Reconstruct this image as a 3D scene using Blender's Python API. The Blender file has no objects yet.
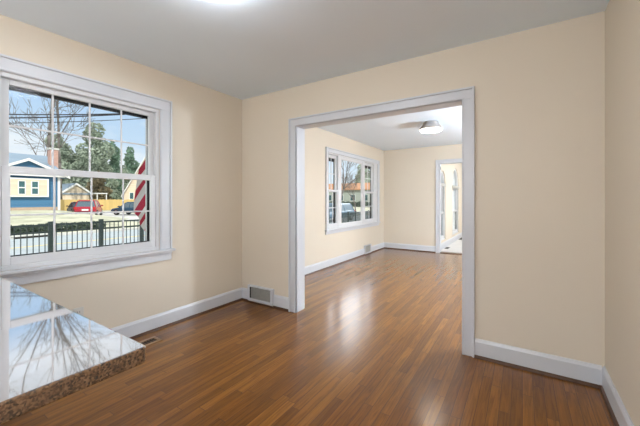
import bpy, bmesh, math, random
from mathutils import Vector, Matrix

S = bpy.context.scene
C = S.collection
PI = math.pi

# ------------------------------------------------------------------ camera
cam_d = bpy.data.cameras.new('camera')
cam = bpy.data.objects.new('camera', cam_d)
C.objects.link(cam)
cam.location = (0, 0, 1.222)
cam.rotation_euler = (PI / 2, 0, math.radians(32.906))
cam_d.sensor_width = 36.0
cam_d.lens = 312.8 / 640 * 36
cam_d.shift_y = -(213 - 199.3) / 640
cam_d.clip_start = 0.02
cam_d.clip_end = 500
S.camera = cam

# ------------------------------------------------------------------ sky, sun, exposure
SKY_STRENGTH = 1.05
STREAK_GLOW = 5.5  # extra strength of the unseen sky glow added for the floor streak
SUN_STRENGTH = 3.6
LAMP_DINING = 27.0
FILL_KITCHEN = 57.0  # added fill globes behind the camera
LAMP_LIVING = 30.0
FILL_LIVING = 255.0  # added fill globe, hidden in the next room
FILL_SUNROOM = 240.0  # added fill light, unseen in the sunroom
S.view_settings.view_transform = 'Standard'
S.view_settings.look = 'None'
S.view_settings.exposure = 0.0
S.view_settings.gamma = 1.0
S.view_settings.use_curve_mapping = False

world = bpy.data.worlds.new('sky')
S.world = world
world.use_nodes = True
wn, wl = world.node_tree.nodes, world.node_tree.links
wn.clear()
w_out = wn.new('ShaderNodeOutputWorld')
w_bg = wn.new('ShaderNodeBackground')
w_tc = wn.new('ShaderNodeTexCoord')
w_map = wn.new('ShaderNodeMapping')
w_map.inputs['Scale'].default_value = (1.0, 1.0, 2.6)
w_map.inputs['Location'].default_value = (0.35, 0.1, 0.2)
w_noise = wn.new('ShaderNodeTexNoise')
w_noise.inputs['Scale'].default_value = 2.6
w_noise.inputs['Detail'].default_value = 6
w_noise.inputs['Roughness'].default_value = 0.55
w_ramp = wn.new('ShaderNodeValToRGB')
w_ramp.color_ramp.elements[0].position = 0.43
w_ramp.color_ramp.elements[1].position = 0.62
w_sep = wn.new('ShaderNodeSeparateXYZ')
w_grad = wn.new('ShaderNodeValToRGB')
w_grad.color_ramp.elements[0].position = 0.0
w_grad.color_ramp.elements[0].color = (0.72, 0.85, 0.95, 1)
w_grad.color_ramp.elements[1].position = 0.55
w_grad.color_ramp.elements[1].color = (0.22, 0.47, 0.85, 1)
w_mix = wn.new('ShaderNodeMix')
w_mix.data_type = 'RGBA'
w_mix.inputs[7].default_value = (0.90, 0.93, 0.97, 1)
wl.new(w_tc.outputs['Generated'], w_map.inputs['Vector'])
wl.new(w_map.outputs['Vector'], w_noise.inputs['Vector'])
wl.new(w_noise.outputs['Fac'], w_ramp.inputs['Fac'])
wl.new(w_tc.outputs['Generated'], w_sep.inputs['Vector'])
wl.new(w_sep.outputs['Z'], w_grad.inputs['Fac'])
wl.new(w_ramp.outputs['Color'], w_mix.inputs[0])
wl.new(w_grad.outputs['Color'], w_mix.inputs[6])
# added glow high in the +y sky, out of view, brightens the floor streak
def w_smooth(src, a, b_, lo=0.0, hi=1.0):
    r = wn.new('ShaderNodeMapRange'); r.interpolation_type = 'SMOOTHSTEP'
    for i, q in ((1, a), (2, b_), (3, lo), (4, hi)):
        r.inputs[i].default_value = q
    wl.new(src, r.inputs[0])
    return r.outputs[0]
w_glow = wn.new('ShaderNodeMath'); w_glow.operation = 'MULTIPLY'
wl.new(w_smooth(w_sep.outputs['Y'], 0.58, 0.80), w_glow.inputs[0])
wl.new(w_smooth(w_sep.outputs['Z'], 0.19, 0.34), w_glow.inputs[1])
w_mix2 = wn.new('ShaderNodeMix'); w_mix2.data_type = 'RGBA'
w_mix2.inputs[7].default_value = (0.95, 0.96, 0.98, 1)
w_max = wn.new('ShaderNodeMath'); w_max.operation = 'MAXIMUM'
wl.new(w_glow.outputs[0], w_max.inputs[0])
wl.new(w_smooth(w_sep.outputs['Z'], 0.26, 0.36, 0.0, 0.8), w_max.inputs[1])  # upper sky whitened to brighten the granite reflection
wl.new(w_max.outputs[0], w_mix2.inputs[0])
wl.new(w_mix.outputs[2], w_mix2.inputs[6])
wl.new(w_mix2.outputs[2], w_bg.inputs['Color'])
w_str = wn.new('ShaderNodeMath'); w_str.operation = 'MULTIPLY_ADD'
wl.new(w_glow.outputs[0], w_str.inputs[0])
w_str.inputs[1].default_value = STREAK_GLOW
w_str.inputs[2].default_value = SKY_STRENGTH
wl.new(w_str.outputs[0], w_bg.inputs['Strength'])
wl.new(w_bg.outputs['Background'], w_out.inputs['Surface'])

sun_d = bpy.data.lights.new('sun', 'SUN')
sun_d.energy = SUN_STRENGTH
sun_d.angle = math.radians(1.0)
sun_d.color = (1.0, 0.96, 0.88)
sun = bpy.data.objects.new('sun', sun_d)
sun.rotation_euler = Vector((-0.62, 0.45, -0.55)).to_track_quat('-Z', 'Y').to_euler()
sun.location = (20, -10, 30)
C.objects.link(sun)

# ------------------------------------------------------------------ material helpers
def new_mat(name):
    m = bpy.data.materials.new(name)
    m.use_nodes = True
    nt = m.node_tree
    return m, nt, nt.nodes['Principled BSDF']

def mat(name, col, rough=0.5, var=0.06, scale=8.0, bump=0.0, metal=0.0, spec=0.5, emit=0.0, ecol=(0.92, 0.97, 1.05)):
    """plain procedural material: noise modulated colour, optional bump"""
    m, nt, b = new_mat(name)
    n, l = nt.nodes, nt.links
    tc = n.new('ShaderNodeTexCoord')
    no = n.new('ShaderNodeTexNoise')
    no.inputs['Scale'].default_value = scale
    no.inputs['Detail'].default_value = 4
    l.new(tc.outputs['Object'], no.inputs['Vector'])
    rp = n.new('ShaderNodeValToRGB')
    rp.color_ramp.elements[0].position = 0.3
    rp.color_ramp.elements[1].position = 0.7
    rp.color_ramp.elements[0].color = tuple(c * (1 - var) for c in col) + (1,)
    rp.color_ramp.elements[1].color = tuple(min(1, c * (1 + var)) for c in col) + (1,)
    l.new(no.outputs['Fac'], rp.inputs['Fac'])
    l.new(rp.outputs['Color'], b.inputs['Base Color'])
    b.inputs['Roughness'].default_value = rough
    b.inputs['Metallic'].default_value = metal
    b.inputs['Specular IOR Level'].default_value = spec
    if bump:
        n2 = n.new('ShaderNodeTexNoise')
        n2.inputs['Scale'].default_value = 180
        l.new(tc.outputs['Object'], n2.inputs['Vector'])
        bp = n.new('ShaderNodeBump')
        bp.inputs['Strength'].default_value = bump
        bp.inputs['Distance'].default_value = 0.002
        l.new(n2.outputs['Fac'], bp.inputs['Height'])
        l.new(bp.outputs['Normal'], b.inputs['Normal'])
    if emit:
        b.inputs['Emission Strength'].default_value = emit
        b.inputs['Emission Color'].default_value = ecol + (1,)
    return m

def math_node(nt, op, a, b=None):
    nd = nt.nodes.new('ShaderNodeMath')
    nd.operation = op
    for i, v in enumerate((a, b)):
        if v is None:
            continue
        if isinstance(v, (int, float)):
            nd.inputs[i].default_value = v
        else:
            nt.links.new(v, nd.inputs[i])
    return nd.outputs[0]

def wood_floor():
    m, nt, b = new_mat('oak_strip_floor')
    n, l = nt.nodes, nt.links
    geo = n.new('ShaderNodeNewGeometry')
    sp = n.new('ShaderNodeSeparateXYZ')
    l.new(geo.outputs['Position'], sp.inputs[0])
    W, L = 0.057, 0.85
    xs = math_node(nt, 'DIVIDE', sp.outputs['X'], W)
    row = math_node(nt, 'FLOOR', xs)
    fx = math_node(nt, 'FRACT', xs)
    wr = n.new('ShaderNodeTexWhiteNoise'); wr.noise_dimensions = '1D'
    l.new(row, wr.inputs['W'])
    ys = math_node(nt, 'ADD', math_node(nt, 'DIVIDE', sp.outputs['Y'], L), math_node(nt, 'MULTIPLY', wr.outputs['Value'], 7.3))
    colm = math_node(nt, 'FLOOR', ys)
    fy = math_node(nt, 'FRACT', ys)
    cb = n.new('ShaderNodeCombineXYZ')
    l.new(row, cb.inputs[0]); l.new(colm, cb.inputs[1])
    wid = n.new('ShaderNodeTexWhiteNoise'); wid.noise_dimensions = '3D'
    l.new(cb.outputs[0], wid.inputs['Vector'])
    # grain, stretched along the strip, shifted per board
    gv = n.new('ShaderNodeCombineXYZ')
    l.new(math_node(nt, 'MULTIPLY', sp.outputs['X'], 46.0), gv.inputs[0])
    l.new(math_node(nt, 'ADD', math_node(nt, 'MULTIPLY', sp.outputs['Y'], 2.6), math_node(nt, 'MULTIPLY', wid.outputs['Value'], 31.0)), gv.inputs[1])
    gn = n.new('ShaderNodeTexNoise')
    gn.inputs['Scale'].default_value = 1.0
    gn.inputs['Detail'].default_value = 5
    gn.inputs['Roughness'].default_value = 0.62
    gn.inputs['Distortion'].default_value = 1.4
    l.new(gv.outputs[0], gn.inputs['Vector'])
    rp = n.new('ShaderNodeValToRGB')
    e = rp.color_ramp.elements
    e[0].position = 0.0;  e[0].color = (0.175, 0.061, 0.006, 1)
    e[1].position = 1.0;  e[1].color = (0.295, 0.118, 0.014, 1)
    k = rp.color_ramp.elements.new(0.5); k.color = (0.238, 0.086, 0.008, 1)
    l.new(wid.outputs['Value'], rp.inputs['Fac'])
    gr = n.new('ShaderNodeValToRGB')
    gr.color_ramp.elements[0].position = 0.36; gr.color_ramp.elements[0].color = (0.70, 0.63, 0.55, 1)
    gr.color_ramp.elements[1].position = 0.60; gr.color_ramp.elements[1].color = (1.12, 1.12, 1.12, 1)
    l.new(gn.outputs['Fac'], gr.inputs['Fac'])
    mx = n.new('ShaderNodeMix'); mx.data_type = 'RGBA'; mx.blend_type = 'MULTIPLY'
    mx.inputs[0].default_value = 1.0
    l.new(rp.outputs['Color'], mx.inputs[6]); l.new(gr.outputs['Color'], mx.inputs[7])
    # gaps between boards
    gx = math_node(nt, 'LESS_THAN', math_node(nt, 'ABSOLUTE', math_node(nt, 'SUBTRACT', fx, 0.5)), 0.478)
    gy = math_node(nt, 'LESS_THAN', math_node(nt, 'ABSOLUTE', math_node(nt, 'SUBTRACT', fy, 0.5)), 0.4985)
    gap = math_node(nt, 'MULTIPLY', gx, gy)
    m2 = n.new('ShaderNodeMix'); m2.data_type = 'RGBA'
    m2.inputs[6].default_value = (0.075, 0.028, 0.010, 1)
    l.new(gap, m2.inputs[0]); l.new(mx.outputs[2], m2.inputs[7])
    l.new(m2.outputs[2], b.inputs['Base Color'])
    b.inputs['Roughness'].default_value = 0.5
    b.inputs['Specular IOR Level'].default_value = 0.1
    bp = n.new('ShaderNodeBump')
    bp.inputs['Strength'].default_value = 0.25
    bp.inputs['Distance'].default_value = 0.001
    hsum = math_node(nt, 'ADD', gap, math_node(nt, 'MULTIPLY', gn.outputs['Fac'], 0.35))
    l.new(hsum, bp.inputs['Height'])
    l.new(bp.outputs['Normal'], b.inputs['Normal'])
    # satin varnish over the wood
    gl = n.new('ShaderNodeBsdfGlossy'); gl.inputs['Roughness'].default_value = 0.20
    l.new(bp.outputs['Normal'], gl.inputs['Normal'])
    lw = n.new('ShaderNodeLayerWeight'); lw.inputs['Blend'].default_value = 0.5
    fac = math_node(nt, 'ADD', math_node(nt, 'MULTIPLY', math_node(nt, 'POWER', lw.outputs['Facing'], 3.8), 0.95), 0.012)
    ms = n.new('ShaderNodeMixShader')
    l.new(fac, ms.inputs[0]); l.new(b.outputs[0], ms.inputs[1]); l.new(gl.outputs[0], ms.inputs[2])
    l.new(ms.outputs[0], nt.nodes['Material Output'].inputs[0])
    return m

def granite():
    m, nt, b = new_mat('brown_granite')
    n, l = nt.nodes, nt.links
    tc = n.new('ShaderNodeTexCoord')
    v = n.new('ShaderNodeTexVoronoi'); v.inputs['Scale'].default_value = 290
    l.new(tc.outputs['Object'], v.inputs['Vector'])
    no = n.new('ShaderNodeTexNoise'); no.inputs['Scale'].default_value = 130; no.inputs['Detail'].default_value = 6
    l.new(tc.outputs['Object'], no.inputs['Vector'])
    r1 = n.new('ShaderNodeValToRGB')
    e = r1.color_ramp.elements
    e[0].position = 0.0; e[0].color = (0.016, 0.011, 0.008, 1)
    e[1].position = 1.0; e[1].color = (0.29, 0.17, 0.09, 1)
    for p, c in ((0.3, (0.05, 0.028, 0.015, 1)), (0.5, (0.125, 0.064, 0.03, 1)), (0.75, (0.21, 0.115, 0.056, 1))):
        k = e.new(p); k.color = c
    sep = n.new('ShaderNodeSeparateColor')
    l.new(v.outputs['Color'], sep.inputs[0])
    f = math_node(nt, 'MULTIPLY', math_node(nt, 'ADD', sep.outputs[0], math_node(nt, 'MULTIPLY', no.outputs['Fac'], 0.9)), 0.55)
    l.new(f, r1.inputs['Fac'])
    l.new(r1.outputs['Color'], b.inputs['Base Color'])
    b.inputs['Roughness'].default_value = 0.25
    # polished stone: mirror-like at low angles
    gl = n.new('ShaderNodeBsdfGlossy'); gl.inputs['Roughness'].default_value = 0.035
    gl.inputs['Color'].default_value = (0.97, 0.98, 1.0, 1)
    lw = n.new('ShaderNodeLayerWeight'); lw.inputs['Blend'].default_value = 0.5
    mr = n.new('ShaderNodeMapRange')
    for i, q in ((1, 0.34), (2, 0.66), (3, 0.03), (4, 0.84)):
        mr.inputs[i].default_value = q
    l.new(lw.outputs['Facing'], mr.inputs[0])
    mx = n.new('ShaderNodeMixShader')
    l.new(mr.outputs[0], mx.inputs[0]); l.new(b.outputs[0], mx.inputs[1]); l.new(gl.outputs[0], mx.inputs[2])
    l.new(mx.outputs[0], nt.nodes['Material Output'].inputs[0])
    return m

def glass_mat():
    m = bpy.data.materials.new('window_glass')
    m.use_nodes = True
    nt = m.node_tree
    n, l = nt.nodes, nt.links
    n.clear()
    o = n.new('ShaderNodeOutputMaterial')
    t = n.new('ShaderNodeBsdfTransparent'); t.inputs[0].default_value = (0.97, 0.985, 0.985, 1)
    g = n.new('ShaderNodeBsdfGlossy'); g.inputs['Roughness'].default_value = 0.01
    lw = n.new('ShaderNodeLayerWeight'); lw.inputs['Blend'].default_value = 0.5
    fr = n.new('ShaderNodeMath'); fr.operation = 'MULTIPLY_ADD'
    pw = n.new('ShaderNodeMath'); pw.operation = 'POWER'; pw.inputs[1].default_value = 5.0
    l.new(lw.outputs['Facing'], pw.inputs[0]); l.new(pw.outputs[0], fr.inputs[0])
    fr.inputs[1].default_value = 0.35; fr.inputs[2].default_value = 0.003
    mx = n.new('ShaderNodeMixShader')
    l.new(fr.outputs[0], mx.inputs[0]); l.new(t.outputs[0], mx.inputs[1]); l.new(g.outputs[0], mx.inputs[2])
    l.new(mx.outputs[0], o.inputs[0])
    return m

def brick_mat(name, c1, c2, mortar, scale=1.0):
    m, nt, b = new_mat(name)
    n, l = nt.nodes, nt.links
    geo = n.new('ShaderNodeNewGeometry')
    sp = n.new('ShaderNodeSeparateXYZ'); l.new(geo.outputs['Position'], sp.inputs[0])
    cb = n.new('ShaderNodeCombineXYZ')
    l.new(math_node(nt, 'ADD', sp.outputs['X'], sp.outputs['Y']), cb.inputs[0]); l.new(sp.outputs['Z'], cb.inputs[1])
    br = n.new('ShaderNodeTexBrick')
    br.inputs['Color1'].default_value = c1 + (1,); br.inputs['Color2'].default_value = c2 + (1,)
    br.inputs['Mortar'].default_value = mortar + (1,)
    br.inputs['Scale'].default_value = scale
    br.inputs['Brick Width'].default_value = 0.22; br.inputs['Row Height'].default_value = 0.075
    br.inputs['Mortar Size'].default_value = 0.01
    l.new(cb.outputs[0], br.inputs['Vector'])
    l.new(br.outputs['Color'], b.inputs['Base Color'])
    b.inputs['Roughness'].default_value = 0.9
    return m

def lap_mat(name, col, pitch=0.16, axis='Z', dark=0.7):
    """boards: narrow joint every pitch metres along an axis"""
    m, nt, b = new_mat(name)
    n, l = nt.nodes, nt.links
    geo = n.new('ShaderNodeNewGeometry')
    sp = n.new('ShaderNodeSeparateXYZ'); l.new(geo.outputs['Position'], sp.inputs[0])
    q = math_node(nt, 'DIVIDE', sp.outputs[axis], pitch)
    fz = math_node(nt, 'FRACT', q)
    g = math_node(nt, 'GREATER_THAN', fz, 0.1)
    wnz = n.new('ShaderNodeTexWhiteNoise'); wnz.noise_dimensions = '1D'
    l.new(math_node(nt, 'FLOOR', q), wnz.inputs['W'])
    rp = n.new('ShaderNodeValToRGB')
    rp.color_ramp.elements[0].color = tuple(c * 0.92 for c in col) + (1,)
    rp.color_ramp.elements[1].color = tuple(min(1, c * 1.07) for c in col) + (1,)
    l.new(wnz.outputs['Value'], rp.inputs['Fac'])
    mx = n.new('ShaderNodeMix'); mx.data_type = 'RGBA'
    mx.inputs[6].default_value = tuple(c * dark for c in col) + (1,)
    l.new(g, mx.inputs[0]); l.new(rp.outputs['Color'], mx.inputs[7])
    l.new(mx.outputs[2], b.inputs['Base Color'])
    b.inputs['Roughness'].default_value = 0.75
    return m

M = {}
M['wall'] = mat('cream_wall_paint', (0.715, 0.632, 0.515), 0.62, 0.012, 1.2, 0.05, spec=0.3)
M['ceiling'] = mat('white_ceiling_paint', (0.81, 0.90, 0.98), 0.8, 0.01, 1.0, 0.05, spec=0.2)
M['trim'] = mat('white_trim_gloss', (0.625, 0.635, 0.66), 0.32, 0.012, 3.0)
M['vinyl'] = mat('white_window_vinyl', (0.66, 0.66, 0.665), 0.35, 0.01, 3.0)
M['shoe'] = mat('dark_stained_shoe_wood', (0.085, 0.034, 0.013), 0.35, 0.25, 14)
M['floor'] = wood_floor()
M['granite'] = granite()
M['glass'] = glass_mat()
M['black'] = mat('black_screen_frame', (0.012, 0.012, 0.013), 0.5, 0.1)
M['backing'] = mat('grey_duct_metal', (0.13, 0.125, 0.115), 0.6)
M['grille'] = mat('grey_steel_grille', (0.46, 0.45, 0.41), 0.45, 0.08, 30, metal=0.25)
M['darkslot'] = mat('dark_slot', (0.02, 0.016, 0.012), 0.8, 0.1)
M['tanwood'] = mat('light_oak_vent_wood', (0.30, 0.17, 0.075), 0.4, 0.15, 20)
M['nickel'] = mat('brushed_nickel', (0.50, 0.46, 0.43), 0.4, 0.04, 30, metal=0.5)
M['glare_white'] = mat('white_glare_panel', (0.86, 0.87, 0.88), 0.9, 0.01)  # white panels added so the arched windows look bright
M['tile'] = mat('pale_stone_tile', (0.62, 0.59, 0.56), 0.35, 0.05, 4)
M['cabinet'] = mat('brown_cabinet_wood', (0.16, 0.075, 0.035), 0.45, 0.2, 9)
M['plastic'] = mat('ivory_plastic', (0.62, 0.60, 0.55), 0.4, 0.02)
M['lamp_dining'] = mat('lit_opal_glass_dining', (0.9, 0.9, 0.88), 0.4, 0.0, emit=LAMP_DINING)
M['fill_kitchen'] = mat('opal_fill_kitchen', (0.9, 0.9, 0.88), 0.4, 0.0, emit=FILL_KITCHEN)
M['lamp_living'] = mat('lit_opal_glass_living', (0.9, 0.9, 0.88), 0.4, 0.0, emit=LAMP_LIVING, ecol=(1.0, 0.90, 0.76))
M['fill_living_globe'] = mat('opal_fill_living', (0.9, 0.9, 0.88), 0.4, 0.0, emit=FILL_LIVING, ecol=(0.83, 0.96, 1.12))
M['fill_sunroom'] = mat('opal_fill_sunroom', (0.9, 0.9, 0.88), 0.4, 0.0, emit=FILL_SUNROOM)
# outdoors
M['lawn'] = mat('winter_grass', (0.47, 0.46, 0.33), 0.95, 0.3, 0.9)
M['road'] = mat('pale_asphalt', (0.39, 0.435, 0.45), 0.9, 0.08, 1.5)
M['kerb'] = mat('concrete', (0.55, 0.54, 0.50), 0.9, 0.08, 4)
M['yellow'] = mat('yellow_road_paint', (0.72, 0.55, 0.18), 0.8, 0.06)
M['blue_siding'] = lap_mat('blue_lap_siding', (0.065, 0.19, 0.34), 0.15)
M['cream_siding'] = lap_mat('cream_lap_siding', (0.72, 0.60, 0.45), 0.2, dark=0.85)
M['cream_board'] = lap_mat('cream_bay_boards', (0.72, 0.60, 0.46), 0.2, dark=0.9)
M['white_ext'] = mat('white_exterior_paint', (0.78, 0.78, 0.76), 0.6, 0.02)
M['pale_green_siding'] = lap_mat('pale_grey_green_siding', (0.42, 0.46, 0.40), 0.2, dark=0.85)
M['grey_shingle'] = lap_mat('grey_roof_shingle', (0.23, 0.30, 0.37), 0.14, dark=0.8)
M['dark_shingle'] = lap_mat('dark_roof_shingle', (0.12, 0.13, 0.15), 0.14, dark=0.8)
M['rust_shingle'] = lap_mat('rust_roof_shingle', (0.52, 0.26, 0.13), 0.14, dark=0.8)
M['brick'] = brick_mat('red_brick', (0.40, 0.17, 0.12), (0.50, 0.25, 0.19), (0.55, 0.48, 0.42))
M['foundation'] = brick_mat('tan_brick', (0.42, 0.28, 0.18), (0.5, 0.34, 0.24), (0.5, 0.46, 0.4))
M['win_dark'] = mat('house_window_glass', (0.05, 0.12, 0.13), 0.12, 0.2, 2.0)
M['fence_wood'] = lap_mat('yellow_fence_boards', (0.62, 0.44, 0.17), 0.15, 'Y', 0.8)
M['iron'] = mat('black_fence_iron', (0.022, 0.035, 0.037), 0.45, 0.1)
M['red_paint'] = mat('red_car_paint', (0.36, 0.022, 0.045), 0.25, 0.05)
M['navy_paint'] = mat('dark_blue_car_paint', (0.03, 0.07, 0.11), 0.22, 0.05)
M['maroon_paint'] = mat('dull_maroon_car_paint', (0.12, 0.045, 0.05), 0.3, 0.05)
M['slate_paint'] = mat('slate_blue_car_paint', (0.14, 0.21, 0.28), 0.25, 0.05)
M['car_glass'] = mat('tinted_car_glass', (0.10, 0.14, 0.17), 0.08, 0.05)
M['tyre'] = mat('tyre_rubber', (0.015, 0.015, 0.016), 0.8, 0.1)
M['alloy'] = mat('wheel_alloy', (0.4, 0.4, 0.42), 0.35, 0.05, metal=0.7)
M['tail'] = mat('red_lamp_plastic', (0.45, 0.02, 0.02), 0.25, 0.02)
M['plate'] = mat('white_plate', (0.75, 0.75, 0.73), 0.5, 0.02)
M['bark'] = mat('grey_bark', (0.17, 0.15, 0.135), 0.9, 0.25, 6)
M['evergreen'] = mat('grey_green_needles', (0.36, 0.42, 0.33), 0.9, 0.3, 0.5)
M['deepgreen'] = mat('deep_green_needles', (0.24, 0.35, 0.26), 0.9, 0.4, 0.8)
M['russet'] = mat('russet_leaves', (0.30, 0.25, 0.15), 0.9, 0.4, 0.8)
M['hedge'] = mat('dark_hedge_leaves', (0.07, 0.10, 0.075), 0.9, 0.4, 3)
M['flag_red'] = mat('red_flag_cloth', (0.46, 0.035, 0.075), 0.85, 0.06)
M['flag_white'] = mat('white_flag_cloth', (0.75, 0.75, 0.78), 0.85, 0.04)
M['flag_blue'] = mat('blue_flag_cloth', (0.03, 0.05, 0.20), 0.85, 0.06)
M['wire'] = mat('black_cable', (0.03, 0.03, 0.035), 0.7, 0.1)

# ------------------------------------------------------------------ mesh helpers
class MB:
    """collects shapes, then links them as ONE mesh object"""
    def __init__(self):
        self.bm = bmesh.new()
        self.mi = 0
    def face(self, pts):
        try:
            f = self.bm.faces.new([self.bm.verts.new(p) for p in pts])
            f.material_index = self.mi
        except ValueError:
            pass
    def box(self, x0, x1, y0, y1, z0, z1):
        v = [self.bm.verts.new(p) for p in ((x0, y0, z0), (x1, y0, z0), (x1, y1, z0), (x0, y1, z0),
                                            (x0, y0, z1), (x1, y0, z1), (x1, y1, z1), (x0, y1, z1))]
        for q in ((3, 2, 1, 0), (4, 5, 6, 7), (0, 1, 5, 4), (1, 2, 6, 5), (2, 3, 7, 6), (3, 0, 4, 7)):
            f = self.bm.faces.new([v[i] for i in q]); f.material_index = self.mi
        return self
    def prism(self, poly, d0, d1, axis='y'):
        """polygon in the plane normal to axis, pulled from d0 to d1; poly = (a, z) pairs (or (x, y) for axis z)"""
        def P(a, b, d):
            return {'y': (a, d, b), 'x': (d, a, b), 'z': (a, b, d)}[axis]
        A = [self.bm.verts.new(P(a, b, d0)) for a, b in poly]
        B = [self.bm.verts.new(P(a, b, d1)) for a, b in poly]
        n = len(poly)
        fs = [A[::-1], B] + [[A[i], A[(i + 1) % n], B[(i + 1) % n], B[i]] for i in range(n)]
        for f in fs:
            g = self.bm.faces.new(f); g.material_index = self.mi
        return self
    def tube(self, p0, p1, r0, r1=None, n=8):
        r1 = r0 if r1 is None else r1
        p0, p1 = Vector(p0), Vector(p1)
        d = (p1 - p0)
        if d.length < 1e-6:
            return self
        d.normalize()
        u = d.orthogonal().normalized(); w = d.cross(u)
        A, B = [], []
        for i in range(n):
            a = 2 * PI * i / n
            o = u * math.cos(a) + w * math.sin(a)
            A.append(self.bm.verts.new(p0 + o * r0)); B.append(self.bm.verts.new(p1 + o * r1))
        for i in range(n):
            f = self.bm.faces.new((A[i], A[(i + 1) % n], B[(i + 1) % n], B[i])); f.material_index = self.mi; f.smooth = True
        self.bm.faces.new(A[::-1]).material_index = self.mi
        self.bm.faces.new(B).material_index = self.mi
        return self
    def lathe(self, prof, cx, cy, n=40, smooth=True):
        rings = []
        for r, z in prof:
            if r < 1e-5:
                rings.append([self.bm.verts.new((cx, cy, z))])
            else:
                rings.append([self.bm.verts.new((cx + r * math.cos(2 * PI * i / n), cy + r * math.sin(2 * PI * i / n), z)) for i in range(n)])
        for a, b in zip(rings, rings[1:]):
            for i in range(n):
                j = (i + 1) % n
                if len(a) == 1 and len(b) == 1: continue
                if len(a) == 1: q = (a[0], b[j], b[i])
                elif len(b) == 1: q = (a[i], a[j], b[0])
                else: q = (a[i], a[j], b[j], b[i])
                f = self.bm.faces.new(q); f.smooth = smooth; f.material_index = self.mi
        return self
    def build(self, name, mats, parent=None, bevel=0.0, seg=2):
        bmesh.ops.recalc_face_normals(self.bm, faces=self.bm.faces[:])
        me = bpy.data.meshes.new(name)
        self.bm.to_mesh(me); self.bm.free()
        for m in (mats if isinstance(mats, (list, tuple)) else [mats]):
            me.materials.append(m)
        o = bpy.data.objects.new(name, me)
        C.objects.link(o)
        if parent:
            o.parent = parent
            o.matrix_parent_inverse = parent.matrix_basis.inverted()
        if bevel:
            b = o.modifiers.new('edge', 'BEVEL'); b.width = bevel; b.segments = seg; b.limit_method = 'ANGLE'
        return o

def tag(o, label=None, cat=None, group=None, kind=None):
    if label: o['label'] = label
    if cat: o['category'] = cat
    if group: o['group'] = group
    if kind: o['kind'] = kind
    return o
def empty(name, loc, label=None, cat=None, group=None, kind=None, rz=0.0):
    o = bpy.data.objects.new(name, None)
    o.location = loc; o.rotation_euler = (0, 0, rz)
    o.empty_display_size = 0.1
    C.objects.link(o)
    return tag(o, label, cat, group, kind)
def struct(o, label, cat):
    return tag(o, label, cat, None, 'structure')
def copy_tree(o, parent=None):
    c = o.copy(); C.objects.link(c); c.parent = parent
    for ch in o.children:
        copy_tree(ch, c)
    return c

# ------------------------------------------------------------------ dimensions
H = 2.44
XL = -2.885            # dining room left wall
XO = -3.10             # outer face of that wall
YF, YF2 = 2.698, 2.835 # wall with the wide cased opening
XR = 0.448             # dining room right wall
YB = -2.7              # kitchen end
XL2 = -2.923           # living room left wall
YD, YD2 = 7.471, 7.60  # living room end wall
XR2 = 2.0              # living room right wall
XS = -1.66             # sunroom left wall
YS = 11.6
OPX0, OPX1, OPZ = -2.045, -0.403, 2.005   # wide opening
DX0, DX1, DZ = -1.577, -0.72, 2.03        # sunroom doorway
W1 = dict(y0=0.560, y1=1.661, z0=0.745, z1=2.068)
W2 = dict(y0=4.772, y1=7.035, z0=0.685, z1=2.065)
ARCH = [(7.86, 8.52), (9.45, 10.52)]
ARZ0, ARZS = 0.20, 1.60

# ------------------------------------------------------------------ shell
b = MB(); b.box(XO, XR2 + 0.15, YB - 0.15, YD + 0.02, -0.25, 0.0)
struct(b.build('floor', M['floor']), 'glossy brown oak strip floor running through both rooms', 'floor')
b = MB(); b.box(XS - 0.15, XR2 + 0.15, YD2 - 0.03, YS + 0.15, -0.25, 0.0)
struct(b.build('floor_sunroom', M['tile']), 'pale tiled floor beyond the far narrow doorway', 'floor')
b = MB(); b.box(XO - 0.25, XR2 + 0.2, YB - 0.2, YS + 0.2, H, H + 0.3)
struct(b.build('ceiling', M['ceiling']), 'smooth white painted ceiling over all the rooms', 'ceiling')

def wall_x_with_holes(name, x0, x1, ya, yb, holes):
    b = MB(); y = ya
    for (h0, h1, z0, z1) in holes:
        b.box(x0, x1, y, h0, 0, H)
        b.box(x0, x1, h0, h1, 0, z0)
        b.box(x0, x1, h0, h1, z1, H)
        y = h1
    b.box(x0, x1, y, yb, 0, H)
    return b.build(name, M['wall'])
struct(wall_x_with_holes('wall_left', XO, XL, YB, YF2, [(W1['y0'], W1['y1'], W1['z0'], W1['z1'])]),
       'cream painted wall around the large grilled window', 'wall')
struct(wall_x_with_holes('wall_living_left', XO, XL2, YF2, YD2, [(W2['y0'], W2['y1'], W2['z0'], W2['z1'])]),
       'cream wall around the triple window of the next room', 'wall')
def wall_y_with_hole(name, y0, y1, xa, xb, h0, h1, hz):
    b = MB()
    b.box(xa, h0, y0, y1, 0, H); b.box(h1, xb, y0, y1, 0, H); b.box(h0, h1, y0, y1, hz, H)
    return b.build(name, M['wall'])
struct(wall_y_with_hole('wall_far', YF, YF2, XL, XR2, OPX0 - .02, OPX1 + .02, OPZ + .02), 'cream wall pierced by the wide white cased opening', 'wall')
struct(wall_y_with_hole('wall_living_far', YD, YD2, XL2, XR2, DX0 - .015, DX1 + .015, DZ + .015), 'cream end wall of the next room with narrow doorway', 'wall')
struct(MB().box(XR, XR + 0.14, YB, YF, 0, H).build('wall_right', M['wall']), 'cream wall at the right edge beside the camera', 'wall')
struct(MB().box(XL, XR, YB - 0.14, YB, 0, H).build('wall_back', M['wall']), 'cream wall behind the camera', 'wall')
struct(MB().box(XR2, XR2 + 0.15, YF, YS, 0, H).build('wall_living_right', M['wall']), 'cream wall on the right of the next room', 'wall')
struct(MB().box(XS, XR2, YS, YS + 0.14, 0, H).build('wall_sunroom_far', M['wall']), 'cream end wall of the far sunroom', 'wall')

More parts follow.
